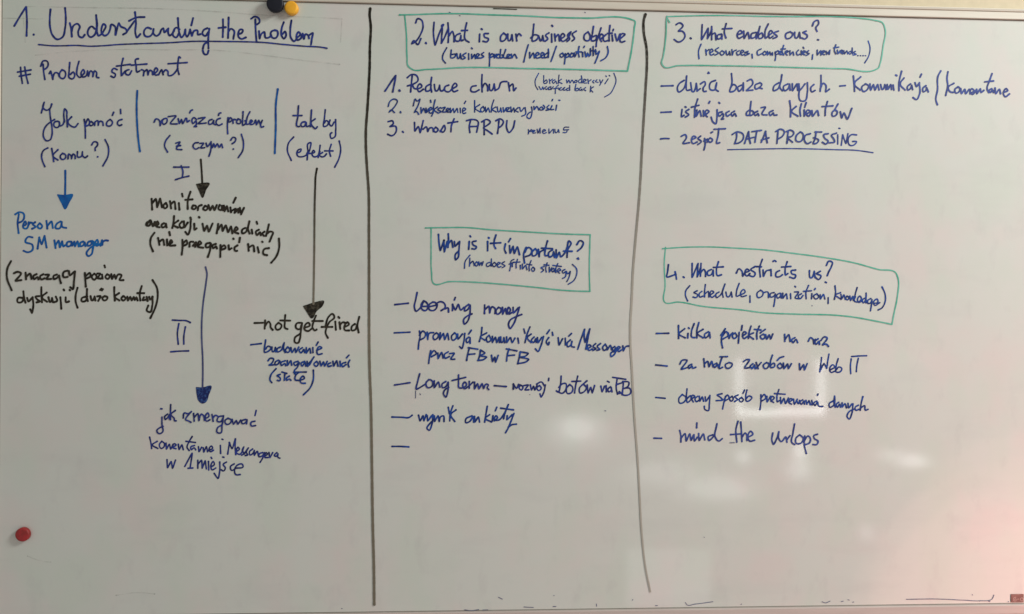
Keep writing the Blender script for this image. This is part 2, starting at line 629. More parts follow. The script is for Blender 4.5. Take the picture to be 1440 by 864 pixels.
W('handwriting', 'Jak pomoc (komu?) in navy marker', 'navy', 2.5, [(0,120,6,'''
350,235 375,145|372,150 365,190 395,212 425,195 438,160|420,200 425,260 440,360 440,420 420,465 395,470 370,440 368,395 390,345 430,310 462,290
490,305 465,310 460,350 485,358 505,325 500,308 512,345 530,335 545,300|545,310 540,240 548,200 562,215 565,260 570,352|605,268 575,310 610,350 630,355 660,325
712,290 720,360 722,448|718,340 745,285 757,310 745,340 725,345|771,307 757,321 762,341 779,340 787,322 771,307
800,340 805,310 825,300 830,340 845,305 865,310 872,340|930,290 905,310 902,340 930,345 950,312 932,290|960,230 950,255
1030,290 1002,300 992,325 1010,342 1028,335|1018,205 1020,240
405,530 370,550 352,600 360,640 380,688|438,535 447,590 455,645|490,545 450,600 490,632
530,575 510,600 520,625 550,620 555,590 530,575|575,622 582,582 600,595 605,622 620,582 632,590 636,620|655,562 660,608 688,602 697,562 702,600 720,612 740,598
775,505 795,478 825,490 820,515 805,530 805,552|826,605|888,460 915,520 915,590 870,682''')])
W('divider', 'blue bar right of Jak pomoc', 'blue', 3.0, [(0,120,6,'1160,48 1155,150 1160,350 1170,470 1182,558')])
W('divider', 'blue bar left of tak by', 'blue', 3.0, [(190,120,6,'1205,35 1190,150 1188,350 1180,575')])
W('handwriting', 'rozwiazac problem (z czym?) in navy marker', 'navy', 2.4, [(190,120,6,'''
162,312 180,285 200,292 213,342 225,300 245,283 230,308 240,330 268,315 266,280 245,285|282,266 345,260 300,325 355,328
365,285 375,325 392,290 402,325 428,280|436,280 442,312 458,300|462,235 472,215 485,210
520,290 495,275 480,300 490,325 515,300 517,335 500,350 520,350|535,282 592,272 535,325 600,320
650,290 625,300 625,330 650,325 665,298 666,328 682,335|720,280 695,290 685,320 705,340 735,328|705,255 712,238 725,235
785,275 780,340 783,410|785,310 805,275 820,290 800,312|828,322 832,290 850,292|870,285 858,318 885,325 890,295 870,285
912,225 912,340 936,318 928,300|970,225 945,280 945,332 965,325 990,302 980,295 970,330 1000,328 1018,295 1026,335 1045,297 1058,330 1075,297 1062,325 1066,355 1085,350
295,425 258,475 250,510 275,565|345,490 380,480 352,540 395,545|352,515 385,510
535,485 505,490 490,515 510,540 540,528|548,492 578,490 556,530 588,528|600,490 610,520 637,488|642,478 640,550 625,600
652,528 665,495 676,525 695,495 712,525 730,498 740,528|808,465 830,440 850,450 845,475 820,495|830,540|898,415 915,480 910,550 872,612''')])
W('numeral', 'navy Roman numeral I', 'navy', 2.4, [(190,120,6,'328,692 455,692|390,680 405,730 400,780|342,798 400,780 455,768')])
W('handwriting', 'tak by (efekt) in navy marker', 'navy', 2.5, [(380,120,6,'''
240,175 235,260 235,350 247,350|195,257 268,257|295,310 270,315 262,345 285,350 305,315 310,350 328,345|350,210 345,280 340,350|380,285 345,320 365,355 385,368 398,352
465,208 458,280 455,350 475,345 490,310 472,300 458,320|505,295 500,330 515,345 540,312|552,292 553,380 542,440 518,450 513,405 520,402
198,438 155,490 145,545 178,635|225,572 255,560 262,540 240,545 225,575 235,600 265,605 305,590 340,520 342,485 325,490 318,560 312,630|310,575 345,577
352,578 376,562 367,550 352,580 370,605 395,600 420,560|422,508 415,560 405,610|442,568 415,590 440,606 458,600 475,580|515,500 500,560 510,600|460,555 530,555|583,472 595,540 580,620 545,692''')])
ARROW('blue arrow down to Persona', 'blue', 3.2, (0,230,6), '552,62 552,160 550,272', '488,266 548,270 612,264 582,330 550,384 520,330')
W('handwriting', 'Persona SM manager in bright blue marker', 'blue', 2.9, [(0,230,6,'''
160,430 150,500 158,588|130,430 165,412 200,425 205,455 185,490 160,500
195,530 222,512 215,490 200,510 200,545 225,550 238,530 244,497|244,515 256,499 271,503|297,497 277,512 301,535 272,552|335,505 318,535 340,550 357,530 340,508
393,485 400,550|400,530 435,490 447,545|512,490 480,510 470,545 500,550 522,495 526,535 560,545
275,625 240,620 215,660 275,690 275,730 235,750 200,738|332,625 318,720|332,625 352,682 377,612|377,612 394,710
460,650 470,715|470,690 495,652 506,708 526,657 537,700 552,690|600,660 570,665 568,700 595,695 605,662 610,695 628,660
628,662 634,700 655,658 666,700|702,660 680,670 680,700 705,690 715,665 722,698|772,655 745,665 740,695 765,690 780,655|790,660 785,720 770,770 745,782 732,765 755,720 800,690 830,665 822,645 805,670 815,695 845,680
850,695 862,648|864,688 872,660 890,650 912,652''')])
ARROW('short black arrow under z czym', 'black', 3.0, (190,120,6), '555,628 562,720 568,830', '520,838 575,828 625,830 598,880 570,946 542,890')
W('handwriting', 'monitorowanie reakcji w mediach (nie przegapic nic) in black marker', 'black', 3.1, [(190,230,6,'''
140,300 145,390|147,335 175,300 187,370 212,297 228,370|260,335 240,355 250,380 272,365 262,335|295,320 305,380|302,345 330,322 342,385|370,335 375,390|397,257 402,280
468,240 446,310 445,385|425,308 485,304|490,355 480,380 505,385 515,360 490,355|530,395 540,360 562,352|590,360 575,385 600,395 612,370 592,358
620,352 635,395 655,357 670,395 690,352|715,352 705,385 725,395 735,357 742,395|750,357 756,405 775,362 787,405|805,372 810,412|850,290 830,332|820,398 850,382 840,418 870,385|872,415 885,375 892,418 920,375 895,430
130,488 100,500 95,520 120,525 132,500|95,520 130,480 152,530 168,495|172,525 200,510 190,490 180,530 208,540|245,505 225,520 230,540 255,530 260,507 267,540|330,445 325,500 315,545|365,483 325,520 362,542
398,490 376,520 390,545 412,538|412,490 418,540 445,500|470,490 465,560 445,602 425,578|468,458 472,475|500,510 505,560 520,548|540,453 544,457
570,510 585,570 608,525 622,575 655,508|702,512 690,590|700,560 730,517 740,570 766,522 786,580 810,532 822,590
840,572 868,552 855,537 840,577 872,592|930,545 905,560 905,590 935,580 950,542|965,490 955,560 967,592|985,560 990,592|1026,493 1032,510|1045,560 1020,577 1030,605 1055,582 1062,607|1092,577 1075,592 1088,612|1130,515 1115,580 1105,612|1115,592 1142,575 1162,580 1152,620 1136,660
165,585 135,630 130,680 152,742|195,630 207,688|205,662 235,642 247,688|270,642 272,692|290,580 296,607|285,682 315,662 305,647 290,690 340,692
400,645 402,700 395,770|402,680 435,650 440,677 405,697|460,702 468,662 492,662|490,695 515,665 508,705|532,692 560,672 546,657 530,700 575,712|632,670 600,682 600,707 625,705 640,680|640,677 632,740 615,790|682,680 655,692 660,717 685,702 692,718
722,690 720,790|725,712 755,692 765,712 730,728|790,692 796,728 815,716|830,635 832,638|865,692 840,712 850,740 862,738|886,628 880,665
955,682 960,738|965,707 995,692 1007,742|1035,707 1045,752|1073,660 1077,664|1130,715 1090,725 1085,765 1115,775|1215,635 1217,710 1190,790 1150,838''')])
W('handwriting', 'znaczacy poziom dyskusji in black marker', 'black', 3.1, [(0,340,6,'''
95,165 65,225 60,300 100,410|120,267 150,255 178,265 135,330 182,325|218,262 222,318|222,300 255,270 268,315|310,275 285,290 290,318 320,300 327,318|368,275 340,295 350,318 378,310
385,280 415,280 395,315 432,315|482,278 455,290 455,315 485,305 500,285 507,320 516,350|572,245 540,257 540,300 572,298|583,250 590,285 625,257|634,253 627,330 615,402 595,385
718,265 726,380|725,292 760,265 767,290 735,310|795,270 775,300 795,322 816,295 798,270|822,270 847,270 825,310 852,312|862,278 866,312|882,202 887,218|905,275 890,300 910,315 926,290 905,275
940,275 946,315 966,280 977,315 1000,277 1025,282 1010,325 1042,325
190,475 155,475 150,510 180,512 205,472|198,420 205,480 216,515|230,475 240,505 270,477|276,470 282,540 270,602 256,572|332,460 300,465 315,488 337,505 310,513
350,385 350,450 355,512|395,430 355,470 398,508|u:410,470 416,510 440,475 447,510|472,465 482,500 455,512|510,470 515,520 518,566|538,405 542,411|555,470 560,512 582,505|588,408 592,412
655,390 640,450 640,510 655,557|722,465 690,480 690,502 720,502 737,462|735,400 735,470 742,502|u:765,460 770,497 799,462 806,497|822,462 848,460 830,500|846,408 868,402|856,398 862,412|885,460 865,475 875,495 900,490 907,470 885,460
965,385 965,440 970,497|1005,435 970,465 1008,497|1040,460 1025,480 1040,497 1060,480 1045,460|1075,465 1080,497 1100,467 1112,497 1130,467 1138,492 1152,470 1162,497
1197,375 1180,440 1185,497|1160,435 1217,435|1215,470 1205,495 1232,490|1238,467 1246,500|1260,467 1266,490 1290,467|1287,465 1286,540 1265,595 1242,585 1252,540|1288,325 1325,390 1332,450 1310,560 1270,645''')])
ARROW('long blue arrow under monitorowanie', 'slate', 2.6, (210,360,6), '475,95 487,150 480,220 455,400 443,560 443,700 451,864 452,1020 450,1115', '398,1112 450,1114 520,1100 500,1170 470,1235 450,1242 420,1222 405,1170', 'navy2')
W('numeral', 'navy Roman numeral II', 'navy', 2.5, [(210,360,6,'195,542 250,545 320,550 346,563|250,572 238,650 245,745|305,600 292,680 292,745|182,810 240,805 332,802')])
ARROW('long black arrow to not get fired', 'blackfade', 3.0, (330,420,6), '695,-1095 685,-1040 680,-930 672,-360 668,-100 665,45', '583,66 670,38 752,26 742,55 690,105 652,164 610,110')
W('handwriting', '-not get fired in black marker', 'black', 2.9, [(330,420,6,'''
168,207 240,205|258,185 254,255|256,232 290,195 302,215 305,245 322,265|370,205 345,235 355,262 385,255 396,225 372,205|428,140 424,200 430,252 447,258|385,185 470,187
562,205 525,210 520,250 545,260 565,225|570,208 560,270 550,345 535,375 512,372 508,335 550,300|595,245 635,225 625,205 595,225 590,260 620,275 650,255|687,145 665,200 660,250 680,270 692,262|655,190 745,190
735,240 825,240|765,240 798,150 825,130 842,152 800,200 775,250 768,290 787,332|850,195 855,264|876,155 884,164|885,200 892,257|890,225 915,200 932,205|930,240 965,215 955,200 930,225 930,265 967,270|1015,215 990,235 990,270 1015,265 1035,220|1052,155 1037,230 1047,287''')])
W('handwriting', '-budowanie zaangazowania (state) in navy marker', 'navy2', 2.5, [(330,420,6,'''
138,390 225,380|262,350 258,455 285,445 307,415 285,402 262,427|u:315,410 316,450 345,413 348,450|385,410 360,425 360,450 390,440 412,390 420,372 415,430 427,455|447,410 430,440 450,455 467,430 450,410
475,415 485,455 510,420 516,455 542,410|572,415 545,440 560,458 585,430 592,457|605,415 605,460 635,420 642,460|660,415 662,457|705,368 690,395|695,437 735,415 720,405 695,440 702,470 738,466
283,525 300,505 328,508 310,550 290,562 328,560|370,520 345,535 340,560 370,550 380,525 388,545|427,525 390,545 395,565 425,550 432,567|445,525 446,565 475,525 482,562|535,530 500,545 510,565 545,540 530,580 505,610 508,635
592,530 560,550 570,570 595,540 602,570|612,530 617,572|625,550 652,522 632,562|670,493 655,515|692,530 670,555 690,572 706,550 692,530|720,530 730,570 750,535 760,570 782,530|810,543 788,555 788,572 815,568|830,530 836,570 862,525 872,570|890,530 892,572|938,538 905,555 910,575 940,557|972,520 958,550 965,577|965,478 945,500
350,592 305,650 300,690 315,710|385,640 360,650 387,675 380,695 362,690|425,630 420,690|400,620 440,632|462,655 440,670 440,690 465,680 475,690|540,625 515,650 515,688 540,690|500,622 605,620|545,692 590,670 580,655 555,680 560,710 597,715|665,605 665,680 640,750 582,812''')])
W('handwriting', 'jak zmergowac komentarze i messenger in navy marker', 'navy', 2.4, [(190,530,6,'''
228,340 228,400 230,470 205,480 185,455 210,430 238,418|218,270 228,271|275,315 250,340 255,360 280,340 290,320 292,357|302,235 300,290 300,362|340,285 305,320 330,350 337,372 347,372
408,348 418,305 445,312 477,293 430,365 450,372 472,384|495,310 500,375|500,345 530,310 540,370 562,315 580,330 586,367|590,355 625,330 615,305 595,330 605,375 632,363|650,318 660,375|660,345 680,325 697,332
747,330 705,340 695,375 720,380 745,345|747,333 735,410 720,475 695,470 695,435 735,405|785,350 760,370 770,400 800,395 812,365 785,350|820,360 832,400 855,370 867,400 892,365|932,360 900,375 905,395 935,385 945,360 942,397|1012,375 980,385 980,412 1018,412|1022,285 1012,328
123,510 134,560 140,605|187,545 145,575 192,605|225,545 205,575 220,605 245,590 246,560 225,545|262,560 265,610 290,570 300,610 322,570|325,592 347,575 332,565 320,600 345,607|365,570 372,615 395,575 407,615
482,505 455,550 440,600 457,622|430,545 510,555|502,580 470,595 475,615 500,600 512,617|535,590 540,632 562,595|575,600 580,635 602,590 612,632|620,622 655,600 645,585 625,610 635,632 662,620
720,580 722,647|734,527 742,530|797,555 790,600 782,652|795,555 818,607 847,525|847,525 845,600 850,657|855,632 880,607 870,595 855,640 880,655 918,592 905,620 917,650 900,662|920,652 957,600 940,640 950,660 930,665|992,610 965,635 970,660 1000,640 1007,620 1005,655
1007,662 1032,630 1042,667|1077,640 1050,650 1045,675 1070,670 1092,640 1075,690 1055,722|1090,672 1117,650 1107,640 1095,680 1122,682|1130,640 1137,682 1162,640|1197,640 1175,665 1190,672 1207,650 1207,682 1222,687
270,700 275,767 305,715 316,772 342,703|420,757 482,645 465,770|448,772 488,770|530,705 530,772|530,740 560,705 567,772 592,710 602,777|620,715 622,787|642,680 648,690|640,762 670,737 660,715 640,750 650,785 682,770|715,720 715,790 700,858 668,815|740,677 750,680
772,720 745,740 762,770 745,795 728,785|837,735 805,760 815,790 842,780|850,772 912,757 907,740 865,745 840,790 850,825 887,825''')])
DIV('black divider line between the left and middle columns', 'divider', 3.6, '520.8,12.5 520,18 521.5,37 520.3,67 520,93 518.8,120 516.7,155 514.7,183 514.6,203 516.3,237 518.3,264 519,330 519.2,420 519.2,470 520,520 521.7,564 523,640 524.5,740 526,800 526.5,850')
BOX('green box around question 2', 'green', 2.2, [(500,0,6,'372,128 500,125 700,118 900,118 1100,126 1440,137 1690,150 1940,155 2330,168 2354,178 2352,240 2330,420 2295,602|415,130 430,300 435,480 445,560 480,588 600,588 900,572 1440,580 1840,588 2295,602')])
W('handwriting', '2. What is our business objective in navy marker', 'navy', 2.6, [(500,0,6,'''
508,195 525,160 555,170 570,215 550,290 490,365 475,372 490,345 525,378 552,328|590,366 598,370 594,362
663,190 658,280 672,382 715,265 742,210|738,210 728,215 732,240 728,300 725,365|725,365 748,325 780,250|780,195 786,280 782,360|785,310 818,267 830,300 832,354|882,285 850,300 845,345 870,350 890,300 894,347 908,340|938,195 925,260 930,340 958,358|895,260 945,258
1048,290 1045,354|1062,246 1068,250|1120,285 1085,290 1090,315 1122,330 1110,354 1076,350|1250,280 1225,310 1230,350 1260,340 1272,300 1250,282|u:1285,290 1286,347 1320,295 1327,347|1353,290 1361,347|1360,315 1380,287 1397,302'''),(690,0,6,'''
365,206 358,280 355,350 385,340 402,305 375,295 340,322|u:405,305 415,347 440,302 447,347|492,280 465,300 482,330 460,350|515,290 516,357|517,217 523,224|540,290 546,347|545,320 570,293 582,347|590,332 625,300 610,285 590,320 605,350 640,335 678,270 650,300 667,330 645,352|722,265 690,290 707,330 688,347
822,270 790,300 795,340 825,345 840,305 822,272|868,225 860,280 855,347 885,340 892,300 865,312|932,238 915,290 895,350 890,395|930,332 952,302 935,290 920,325 935,352|972,295 950,320 960,350 987,345|1007,218 1000,290 1000,347|985,285 1025,282|1025,300 1030,347|1036,250 1032,262|1050,290 1066,347 1092,290|1090,332 1132,290 1115,285 1090,320 1100,357 1132,350''')])
W('handwriting', '(busines problem / need / oportinity) in navy marker', 'navy2', 2.2, [(500,0,6,'''
770,405 735,480 735,500 760,535|808,425 810,492 835,485 847,460 812,462|u:855,455 860,497 885,455 892,497|932,450 905,470 927,490 903,502|955,455 956,502|979,407 985,413|980,460 981,497 1005,462 1012,497|1020,487 1045,462 1030,455 1020,490 1047,492|1082,445 1063,460 1082,480 1058,492
1130,450 1132,500 1130,560|1130,482 1155,455 1167,470 1140,487|1170,460 1172,492 1188,460|1202,460 1190,485 1210,492 1217,465 1202,460|1225,420 1225,492 1247,482 1237,465|1267,420 1255,490 1277,492|1285,482 1305,465 1287,460 1280,490 1307,492|1315,460 1320,492 1342,460 1362,492'''),(690,0,6,'''
318,380 300,440 280,525|330,445 331,492 360,450 372,492|380,477 410,455 395,445 380,470 385,490 417,487|425,477 452,455 435,445 425,475 435,490 457,487|477,450 455,470 460,490 480,480 487,415 487,487|555,393 535,450 510,520
607,450 585,465 595,485 617,470 607,450|630,455 628,500 623,542|630,477 655,450 662,475 635,487|682,450 670,480 690,482 697,455 682,450|705,450 710,482 727,450|747,395 740,440 747,482|720,440 767,440|775,445 778,480|792,392 786,402|u:795,440 801,482 817,450 832,477|842,412 842,467|865,395 866,470|845,430 890,435|885,420 890,460 917,435|917,440 895,500 880,535|985,395 992,440 970,490 930,515''')])
W('handwriting', '1. Reduce churn in navy marker', 'navy', 2.7, [(500,0,6,'''
250,770 340,640 315,778|368,768 376,770 370,762|478,645 470,720 465,777|437,657 470,632 515,640 527,680 490,710 438,727|478,715 500,750 520,752 560,727 545,710 522,740 535,775 572,755|622,715 595,735 595,770 625,765 637,720|642,655 635,720 642,777|u:665,715 670,770 710,720 716,770 748,752|787,720 755,735 755,767 785,777 812,755 855,717 845,705 817,735 827,775 862,765
1017,725 980,735 975,770 1005,778 1042,760|1068,632 1065,700 1068,777|1068,745 1095,705 1110,722 1116,767|u:1130,715 1131,767 1170,710 1178,765|1178,765 1205,750 1232,695 1250,690 1277,690|1290,700 1300,767|1300,730 1325,710 1336,767 1354,745''')])
W('handwriting', 'small note (brak moderacji, user feedback) in navy marker', 'navy2', 1.6, [(690,0,6,'''
405,620 375,690 378,720 398,758|448,640 455,707 477,697 470,675 455,690|495,670 500,707|500,685 522,670|542,675 520,690 530,705 550,685 557,707|577,635 570,707|597,670 575,690 602,707|640,675 645,702 660,677 670,702 687,677 702,702|717,680 705,695 725,697 727,680 717,680|757,670 740,690 755,702 770,680 765,640 772,702|785,692 807,677 790,670 785,700 812,702|820,670 826,707|826,690 847,675|872,680 860,692 872,702|897,675 885,690 907,697|920,675 930,702 947,675 920,722|992,667 965,708|972,642 977,648|1000,638 1006,643
u:408,732 418,757 440,735 447,757|472,732 455,745 472,757|480,747 497,735 485,757 502,757|507,733 511,757 529,733|572,720 552,740 545,790|533,750 572,745|575,757 597,740 580,750 585,762 602,760|607,757 627,740 610,750 615,762 632,760|657,745 640,755 645,765 662,760 667,720 668,764|720,713 715,767 742,762 735,745 718,755|762,740 748,752 755,766 770,752 772,766|802,740 785,755 802,767|845,728 840,777|867,735 845,755 862,779|1040,620 1058,680 1040,740 1010,790 962,820''')])
BOX('green box around Why is it important', 'green', 2.0, [(590,300,6,'50,125 200,122 400,122 600,140 900,158 1200,175 1440,182|98,125 98,300 102,500 118,592 250,578 450,582 700,600 1000,628 1200,650 1320,657 1438,660|1440,182 1436,300 1433,480 1437,660')])
W('handwriting', 'Why is it important? in navy marker', 'navy2', 2.7, [(590,300,6,'''
160,180 165,250 176,315 195,265 208,230|206,228 210,326 235,240|243,175 245,240 240,290|243,260 268,230 282,287|295,240 300,280 330,247|338,240 332,320 325,375 305,395 303,350 330,320
420,240 415,305|426,192 432,200|477,235 445,245 455,270 480,285 470,302 443,300|575,240 575,317|582,206 588,210 585,212|645,185 630,240 630,275 642,298|600,255 685,250
725,260 718,310 730,337|768,215 752,242|760,275 765,338 790,280 800,340 825,285 844,350|900,290 880,340 886,420|888,330 920,290 947,310 935,350 895,367|977,300 950,330 955,360 980,355 992,320 977,300|1003,305 1010,367 1015,332 1047,310|1080,235 1065,290 1065,360 1087,355|1030,295 1122,300|1122,310 1090,335 1095,370 1120,360 1132,325 1140,372|1153,310 1155,377 1180,330 1193,368 1215,350 1245,290 1262,235 1275,245 1250,310 1245,372|1215,320 1287,322
1328,265 1355,232 1380,245 1370,285 1333,320|1332,383 1342,388 1338,380''')])
W('handwriting', '(how does fit into strategy) in small navy marker', 'navy2', 1.85, [(590,300,6,'''
425,355 385,410 380,465|425,380 422,447|425,430 450,405 462,442|482,410 468,430 480,447 494,425 482,410|500,410 506,442 520,415 527,442 537,410|592,415 565,430 570,450 595,440 607,385 605,447|632,415 615,435 630,452 647,430 632,415|655,440 682,420 667,415 655,440 670,457 687,450|717,410 695,425 722,445 698,460
797,390 775,402 770,440 760,487|757,430 785,420|785,428 783,452|827,390 815,430 816,462|790,415 847,412|850,440 852,472|868,430 870,472 895,440 907,477|942,400 925,450 927,487|905,430 947,437|957,455 945,475 960,492 972,470 957,455
1052,450 1025,460 1047,480 1028,497|1077,420 1065,470 1070,497|1050,435 1092,440|1095,455 1096,497 1117,460|1132,465 1115,480 1125,497 1142,470 1143,495|1167,425 1150,470 1152,502|1125,440 1197,450|1165,492 1192,480 1177,467 1165,490 1182,507|1227,475 1205,490 1215,507 1232,490 1228,540 1208,550|1240,490 1250,512 1272,490 1258,550 1243,577|1290,432 1325,470 1325,520 1300,570 1255,600''')])
W('handwriting', '2. Zwiekszenie konkurencyjnosci in small navy marker', 'navy2', 2.05, [(530,80,6,'''
97,420 110,380 150,358 173,372 162,405 105,468 118,450 150,472|196,468 204,474 200,464|308,415 325,358 340,375 364,358 345,420 318,470 335,463 354,487|372,430 375,477 395,437 412,472|415,435 420,472 437,440|453,368 457,385|440,457 467,437 455,427 440,455 450,477 475,467 463,502|492,365 480,420 475,477|512,425 485,450 512,472|537,430 515,445 542,465 518,477|545,435 577,427 555,467 582,467|590,462 612,442 597,435 590,465 617,467|620,435 622,472 645,437 652,472 677,437 684,470|703,435 705,474|750,375 738,395|725,462 750,442 735,432 722,460 730,480 750,474
825,370 825,467|867,405 830,435 872,467|897,420 875,445 885,467 907,450 897,420|915,425 920,467 940,432 952,467|987,365 970,420 965,467|1002,425 975,445 1007,467|u:1015,425 1020,467 1045,432 1052,467|1065,430 1070,467 1092,432|1095,457 1117,432 1102,430 1095,460 1122,462|1130,425 1135,467 1155,432 1162,467|1192,430 1170,455 1192,467|1205,430 1215,462 1242,432|1252,430 1250,490 1223,502'''),])
W('handwriting', '3. Wzrost ARPU in navy marker', 'navy', 2.6, [(530,80,6,'''
95,548 135,545 140,560 110,590 160,590 165,622 125,667 92,655|217,632 223,638|318,555 322,627 350,590 365,642 392,540|390,612 418,592 430,632 447,602 467,600 477,632|497,595 480,620 495,637 517,615 497,595|535,632 570,580 577,610 555,637 535,625|652,525 630,580 625,634|600,560 682,548
790,540 780,590 785,640|757,540 800,530 852,545 850,600 842,637|785,590 845,588|905,545 905,600 906,657|885,550 930,530 957,550 930,580 900,600 935,625 973,653|1030,540 1025,600 1018,647|1005,540 1040,525 1067,545 1055,580 1025,602|1098,540 1095,600 1115,640 1145,610 1164,542''')])
W('handwriting', '-Loosing money in navy marker', 'navy', 2.7, [(540,400,6,'''
92,172 205,160|280,70 268,130 258,200 270,227 300,207 335,140 315,170 325,215 350,222 372,185 355,150 335,140|325,187 372,186|412,150 380,175 385,215 415,222 447,190 435,155 412,150|378,190 450,175|440,165 475,147 512,165 517,195 483,222|515,207 540,200 545,234|580,170 578,222|602,112 594,132|585,185 603,217 627,170 650,217 675,195|715,170 685,195 680,225 705,215 727,175 725,250 700,320 680,337 672,300 700,270 742,250
850,175 848,247|850,217 885,185 892,242 915,190 935,202 937,247|967,195 945,225 955,252 980,240 987,205 967,195|1000,195 1002,252 1025,205 1037,252 1067,212 1052,195 1042,230 1055,252 1077,240|1090,195 1092,242 1132,200|1142,195 1120,270 1085,350 1065,374 1052,350 1060,310 1110,275 1162,255''')])
W('handwriting', '-promocja komunikacji via messenger in navy marker', 'navy2', 2.5, [(540,400,6,'''
87,410 220,404|300,395 305,440 295,490 290,547|300,430 330,395 352,420 340,450 310,467|365,405 370,467 385,412 420,408|442,410 415,440 425,467 450,455 457,420 442,410|475,410 470,467 502,415 512,467 537,415 547,467|597,410 570,440 580,472 605,460 612,425 597,410|622,420 625,462 662,420|682,415 675,480 655,542 638,525|717,445 695,465 700,492 720,480 727,450 727,497|737,388 715,420
827,365 820,430 805,482|867,410 815,445 852,472|887,430 865,455 875,487 900,475 887,430|915,440 915,492 940,447 952,492 972,447 976,490|u:985,445 987,492 1012,450 1019,492|1035,445 1036,492 1067,450 1082,492 1105,455|1130,455 1137,497|1180,378 1190,412|1232,360 1205,430 1190,492|1242,420 1210,450 1242,492|1267,445 1245,475 1260,492 1282,460 1285,490|1295,450 1300,492 1332,447|1347,440 1320,530 1300,567 1278,545|1390,450 1370,490 1387,512 1394,490|1397,385 1375,417|1420,405 1425,430'''),(690,430,6,'''
570,270 578,332 607,280|630,275 632,332|682,235 660,257|672,290 645,320 650,347 675,335 687,300 687,347 707,350|735,368 760,290 793,200|793,200 789,260 797,310 815,255 837,197|837,197 818,290 803,367
815,367 847,340 832,330 815,355 830,377 857,365|887,320 865,345 887,365 863,377|927,320 900,345 922,370 898,377|967,325 945,355 955,377 982,360 967,325|985,372 1010,335 1022,372|1047,345 1025,365 1035,382 1057,355 1045,410 1015,430 1015,400 1060,382 1092,350 1077,345 1070,370 1080,387 1102,375|1115,340 1120,382 1142,345 1172,340''')])
W('handwriting', 'przez FB w FB in navy marker', 'navy2', 2.5, [(540,400,6,'''
395,560 385,610 378,667|390,600 425,560 442,580 400,612|455,580 457,627 487,575 500,622|542,570 510,595 515,622 552,610|555,585 592,582 565,632 597,632
720,540 705,600 698,642|712,535 792,548|710,592 767,587|815,555 808,600 795,642|815,555 852,580 810,602 867,615 840,635 793,642|908,600 917,652 935,615 942,657 964,600|1055,545 1040,600 1035,647|1033,545 1122,562|1045,602 1102,597|1150,570 1142,615 1130,667|1150,570 1217,585 1195,605 1145,615 1222,635 1205,650 1128,670''')])
W('handwriting', '-Long term - rozwoj botow via FB in navy marker', 'navy', 2.5, [(540,510,6,'''
90,190 220,170|302,95 285,160 272,224 347,185|377,145 355,175 370,212 405,200 412,165 390,145 377,145|425,155 425,212 460,165 472,207|522,160 490,185 495,212 520,205 542,165 540,240 522,292 503,265 515,230 547,210
630,105 630,170 635,212 657,215 697,180 682,165 665,195 680,222 707,205|575,152 690,125|720,160 720,217|717,200 752,165|765,165 765,222 790,178 802,222 828,178 841,219 864,182 880,188 872,215 885,228|932,195 1032,203
1092,180 1092,224|1092,182 1120,217 1137,185|1152,190 1140,215 1160,232 1172,205 1152,190|1180,195 1217,190 1190,232 1222,230|1235,190 1245,232 1262,200 1272,232 1292,190|1312,195 1290,215 1305,237 1327,215 1312,195|1288,182 1330,165 1352,195|1362,190 1345,260 1325,292 1316,265|1391,133 1388,152'''),(690,430,6,'''
595,595 590,660 568,730 555,720|575,690 605,660 632,657 637,700 600,740 568,725|667,665 640,700 650,742 680,735 692,690 667,665|735,595 720,660 708,737|685,640 760,637|772,670 750,695 755,737 790,725 807,690 790,670|812,635 770,672|815,670 822,737 845,690 857,737 877,675
930,680 940,727 962,680|975,675 976,727|1012,685 990,705 995,727 1020,710 1017,690 1024,727|985,638 1000,646|1068,610 1060,700 1070,747|1030,605 1140,622|1060,667 1112,650|1120,655 1110,752|1115,640 1167,650 1160,680 1115,702 1177,702 1182,735 1130,757 1085,725|1078,738 1086,742''')])
W('handwriting', '-wynik ankiety in navy marker with an empty dash below', 'navy2', 2.6, [(540,510,6,'''
68,460 150,462 215,462 238,445|292,445 305,492 330,450 337,492 357,440|365,450 370,492 402,450|412,440 405,520 380,572 363,555 375,530 402,500|425,450 427,497 457,450 467,497 482,455 500,450 507,497|543,378 552,430|582,365 560,430 555,492|607,400 565,440 597,497
742,450 690,480 690,507 720,500 752,455 757,502|765,455 767,502 797,460 807,502|872,370 860,440 850,502|892,440 855,470 907,502|920,450 912,497|952,378 940,407|930,492 957,460 947,450 930,485 962,487 1015,430 1050,355|1050,355 1020,430 1010,475|985,385 1092,400|1040,450 1037,482 1082,440|1097,430 1070,500 1045,560 1026,592|1050,545 1080,525 1117,520|68,708 140,708 210,712''')])
W('handwriting', 'ending of the word konkurencyjnosci in small navy marker', 'navy2', 2.05, [(700,120,6,'''
285,185 290,215 264,282 248,272 258,240 275,228|308,132 300,144|305,180 308,207 330,180 347,210|367,185 352,200 367,212 382,195 370,185|385,170 397,188 382,208|432,170 415,190 437,205 408,212|457,175 447,207 472,205|497,170 490,212|464,120 458,132|516,127 524,129''')])
W('handwriting', 'tiny word revenue in navy marker', 'navy2', 1.6, [(700,120,6,'''
258,375 262,392 258,412|258,398 287,376 290,388 268,392|298,395 315,385 302,380 298,405 320,402|332,372 340,405 358,362 358,405|380,392 405,382 392,374 378,395 388,408 410,400|432,370 434,407 468,372 472,405|u:482,372 485,402 512,375 518,400|600,355 560,360 556,378 585,378 580,398 552,400|560,378 598,376''')])
BOX('green rounded box around question 3', 'green', 1.8, [(920,10,6,'106,82 400,74 700,74 900,80 1200,82 1500,82 1750,98 1850,112 1930,140 1946,180 1930,340 1905,480 1892,515 1870,528 1600,522 1200,512 900,503 600,497 200,496 78,502 64,480 76,420 98,250 106,92 130,130')])
